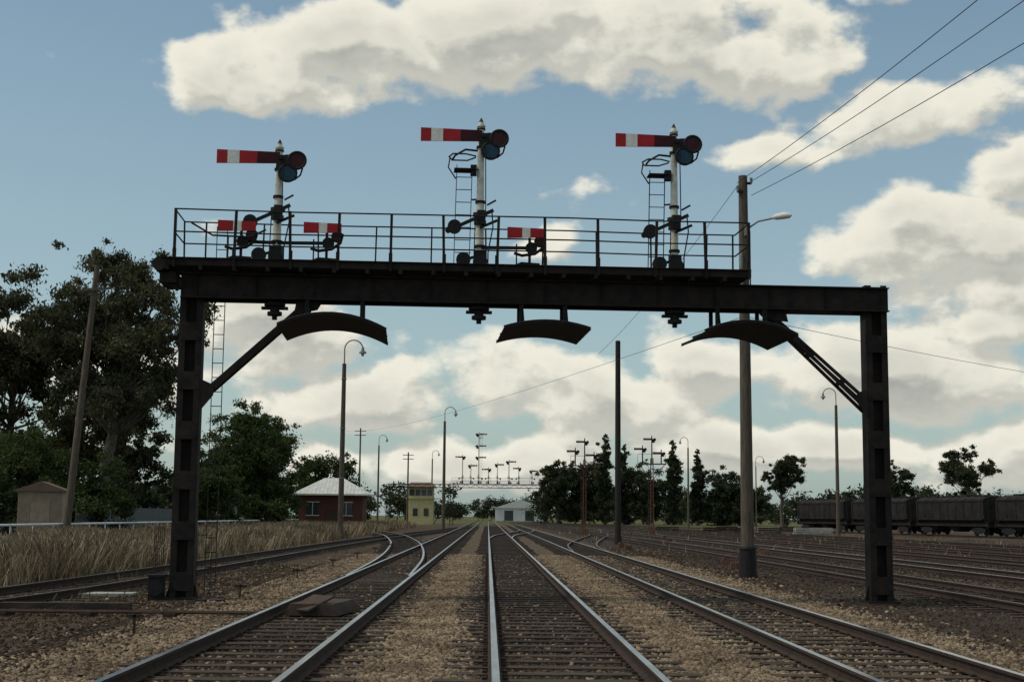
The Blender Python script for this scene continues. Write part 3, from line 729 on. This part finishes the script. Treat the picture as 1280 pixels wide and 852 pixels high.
for i,x in enumerate(np.arange(-16.5,9,.8)): m.bar((x,0,6.2 if i%2 else 6.7),(x+.8,0,6.7 if i%2 else 6.2),.06,.06)
m.box((1.5,0,6.85),(15,1.2,.06)); 
for z in(7.3,7.85): m.box((1.5,.6,z),(15,.04,.04))
for x in np.arange(-6,9.2,1.6): m.bar((x,.6,6.8),(x,.6,7.85),.04,.04)
m.obj('lattice_beam',[STEEL],FG)
for x,h,ex,rr,s in((-4.3,4.6,(),0,1),(-2.9,3.2,(),math.pi,.9),(-1.6,8.4,(6.2,4.3),math.pi,1.1),(.0,2.6,(),0,.9),(1.5,3.4,(),math.pi,.9),(3.4,3.9,(),math.pi,1),(5.0,2.8,(),0,.8),(7.2,2.4,(),math.pi,.8)):
    o=semaphore(0,h,h>6,(),loc=(x,232,6.9),rz=rr,lever=True,extra=ex,foot=False)
    o.scale=(s,1,1)

# ------------------------------------------------------------ trackside things
m=MB()
m.prism([(-.42,.02),(.42,.02),(.34,.20),(-.34,.20)],-.7,.7); m.bar((-.2,-.72,.1),(.1,-.3,.30),.5,.03); o=m.obj('points_cover',[BOARD],None,(-2.62,22.7,0.03),math.radians(-8))
m=MB(); 
for k in range(3): m.cyl((-9,22.1+.14*k,.07),(-3.5,22.1+.14*k,.07),.02,n=6)
for x in np.arange(-8.8,-3.6,1.3): m.box((x,22.24,.03),(.18,.5,.06))
m.obj('point_rodding',[RAILRUST])
m=MB(); m.prism([(-.6,-.35),(.55,-.3),(.6,.3),(-.5,.35)],.0,.06,axis='z'); m.obj('concrete_cover',[CONC],None,(-7.4,27.6,0),.1)
m=MB(); m.box((0,0,.06),(3.0,.25,.12)); m.obj('spare_sleeper',[SLEEP],None,(-7.4,23.6,0),.05)
for X,Y in((7.9,45),(12.2,62),(16.4,58),(20.7,75),(6.9,70),(12.2,95),(24.8,84),(29,100)):
    m=MB(); m.box((0,0,.12),(.35,.5,.2)); m.bar((0,0,.2),(.25,0,.85),.03,.03); m.cyl((.22,0,.8),(.28,0,.95),.04,n=8); m.cyl((-.3,-.05,.25),(-.3,.05,.25),.14,n=12); m.box((-.15,0,.22),(.35,.05,.05)); m.obj('point_lever',[RUSTY],None,(X,Y,0),random.uniform(-.3,.3))
for X,Y in((27,150),(31,155),(24.5,152),(34,150),(38,160),(20,158),(29,170),(36,172),(33,165)):
    m=MB()
    for k in range(3):
        for j in range(4): m.box((random.uniform(-.1,.1),j*.28,.1+k*.22),(2.4,.22,.18),0,Matrix.Rotation(random.uniform(-.04,.04),3,'Z'))
    m.obj('sleeper_stack',[SLEEP if random.random()<.5 else CONC],None,(X,Y,0),random.uniform(-.4,.4))
m=MB()
for k in range(3): m.tube([(-4.6-.07*k,14+i*8,.20+.01*(i%2)) for i in range(12)],.005,4)
for y in np.arange(19,100,8): m.bar((-4.68,y,0),(-4.68,y,.26),.03,.03); m.box((-4.68,y,.24),(.24,.03,.04))
m.obj('signal_wire_run',[RAILRUST])

# ------------------------------------------------------------ sky
def build_world(sun_el,sun_az):
    w=bpy.data.worlds.new('World'); scene.world=w; w.use_nodes=True; t=NT(w.node_tree)
    def group(name,det):
        g=bpy.data.node_groups.new(name,'ShaderNodeTree')
        g.interface.new_socket('V',in_out='INPUT',socket_type='NodeSocketVector'); g.interface.new_socket('D',in_out='OUTPUT',socket_type='NodeSocketFloat')
        q=NT(g); gi=q.n('NodeGroupInput'); go=q.n('NodeGroupOutput'); V=gi.outputs[0]
        s=q.n('ShaderNodeSeparateXYZ'); q.L.new(V,s.inputs[0])
        az=q.m('ARCTAN2',s.outputs[0],s.outputs[1]); el=q.m('ARCSINE',s.outputs[2])
        c=q.n('ShaderNodeCombineXYZ'); q.L.new(az,c.inputs[0]); q.L.new(el,c.inputs[1]); A=c.outputs[0]
        wp=q.noise(V,9,2,.5,'Color'); A=q.v('MULTIPLY_ADD',wp,(.08,.045,0),q.v('SUBTRACT',A,(.04,.0225,0)))
        blobs=[(300,118,130,55,1),(440,80,170,75,1),(640,42,210,72,1),(840,50,210,78,1),(985,75,100,75,.95),(1130,0,170,35,.5),
          (1180,305,170,75,1),(1262,250,90,50,.95),(690,312,70,40,.8),(950,195,150,38,.4),(1120,165,170,60,.52),(735,232,100,30,.38),
          (370,425,150,66,.95),(450,492,130,50,.85),(650,480,110,55,1),(770,505,150,55,.95),(900,455,130,60,.85),(1100,480,220,70,1),(1215,400,140,65,.95),
          (1000,562,480,50,.85),(560,575,420,38,.78),(140,470,260,60,.6),
          (2300,300,700,170,.9),(-1200,280,800,170,.9),(5200,250,1000,170,.9)]
        acc=None
        for (x,y,rx,ry,a) in blobs:
            hy=645 if x>1400 or x<-100 else 645+(x-612)*.0096
            ca=(x-612)/1750; ce=(hy-y)/1750; ix,iy=1750/rx,1750/ry
            L=q.v('LENGTH',q.v('MULTIPLY_ADD',A,(ix,iy,0),(-ca*ix,-ce*iy,0)))
            k=q.m('MULTIPLY_ADD',L,-a/.95,1.35*a/.95)
            acc=k if acc is None else q.m('MAXIMUM',acc,k)
        acc=q.m('MINIMUM',q.m('MAXIMUM',acc,q.mr(el,.42,.7,0,.45)),1.0)
        Vs=q.v('MULTIPLY',V,(1,1,1.5))
        n1=q.noise(Vs,17,det,.52)
        D=q.m('MULTIPLY_ADD',acc,1.10,q.m('MULTIPLY_ADD',n1,2.3,-1.15-.45))
        q.L.new(D,go.inputs[0]); return g
    g1=group('cloud_density',9); g2=group('cloud_density_soft',5)
    tc=t.n('ShaderNodeTexCoord'); V=t.v('NORMALIZE',tc.outputs['Generated'])
    def dens(vec,g):
        n=t.n('ShaderNodeGroup'); n.node_tree=g; t.L.new(vec,n.inputs[0]); return n.outputs[0]
    D0=dens(V,g1); D1=dens(t.v('ADD',V,(-.007,0,.015)),g2)
    alpha=t.mr(D0,-.08,.28)
    sh=t.mr(t.m('SUBTRACT',D0,D1),-.26,.24)
    thick=t.mr(D0,.2,1.1,1.0,.0)
    shade=t.m('ADD',t.m('MULTIPLY',sh,.60),t.m('MULTIPLY',thick,.40),clamp=True)
    cc=t.mix(shade,(3.5,3.65,3.4),(8.6,8.35,7.2))
    sky=t.n('ShaderNodeTexSky'); sky.sky_type='NISHITA'; sky.sun_disc=False; sky.sun_elevation=sun_el; sky.sun_rotation=sun_az
    sky.air_density=1.0; sky.dust_density=1.6; sky.ozone_density=1.3
    sc=t.mix(1.0,sky.outputs[0],(1.0,1.12,1.02),'MULTIPLY')
    s=t.n('ShaderNodeSeparateXYZ'); t.L.new(V,s.inputs[0])
    hz=t.mr(s.outputs[2],0,.34,.50,.15,False)
    sc=t.mix(hz,sc,(4.6,5.7,5.9))
    col=t.mix(alpha,sc,cc)
    bg=t.N['Background']; bg.inputs['Strength'].default_value=.1; t.L.new(col,bg.inputs['Color'])
    w.cycles.sampling_method='MANUAL'; w.cycles.sample_map_resolution=256
SE=math.radians(55); SA=math.atan2(-.8,-.15)
build_world(SE,SA)
L=bpy.data.lights.new('sun','SUN'); L.energy=1.6; L.angle=math.radians(10); L.color=(1,.93,.82)
lo=bpy.data.objects.new('sun',L); scene.collection.objects.link(lo)
sd=Vector((math.sin(SA)*math.cos(SE),math.cos(SA)*math.cos(SE),math.sin(SE))); lo.rotation_euler=sd.to_track_quat('Z','Y').to_euler(); lo.location=(0,0,60)

# ------------------------------------------------------------ camera
cd=bpy.data.cameras.new('camera'); co=bpy.data.objects.new('camera',cd); scene.collection.objects.link(co)
cd.sensor_width=36; cd.lens=49.2; cd.clip_start=.1; cd.clip_end=9000
M=Matrix.Rotation(math.radians(-.91),4,'Z')@Matrix.Rotation(math.radians(90+7.13),4,'X')@Matrix.Rotation(math.radians(.55),4,'Z')
co.matrix_world=Matrix.Translation((0,0,1.6))@M
scene.camera=co
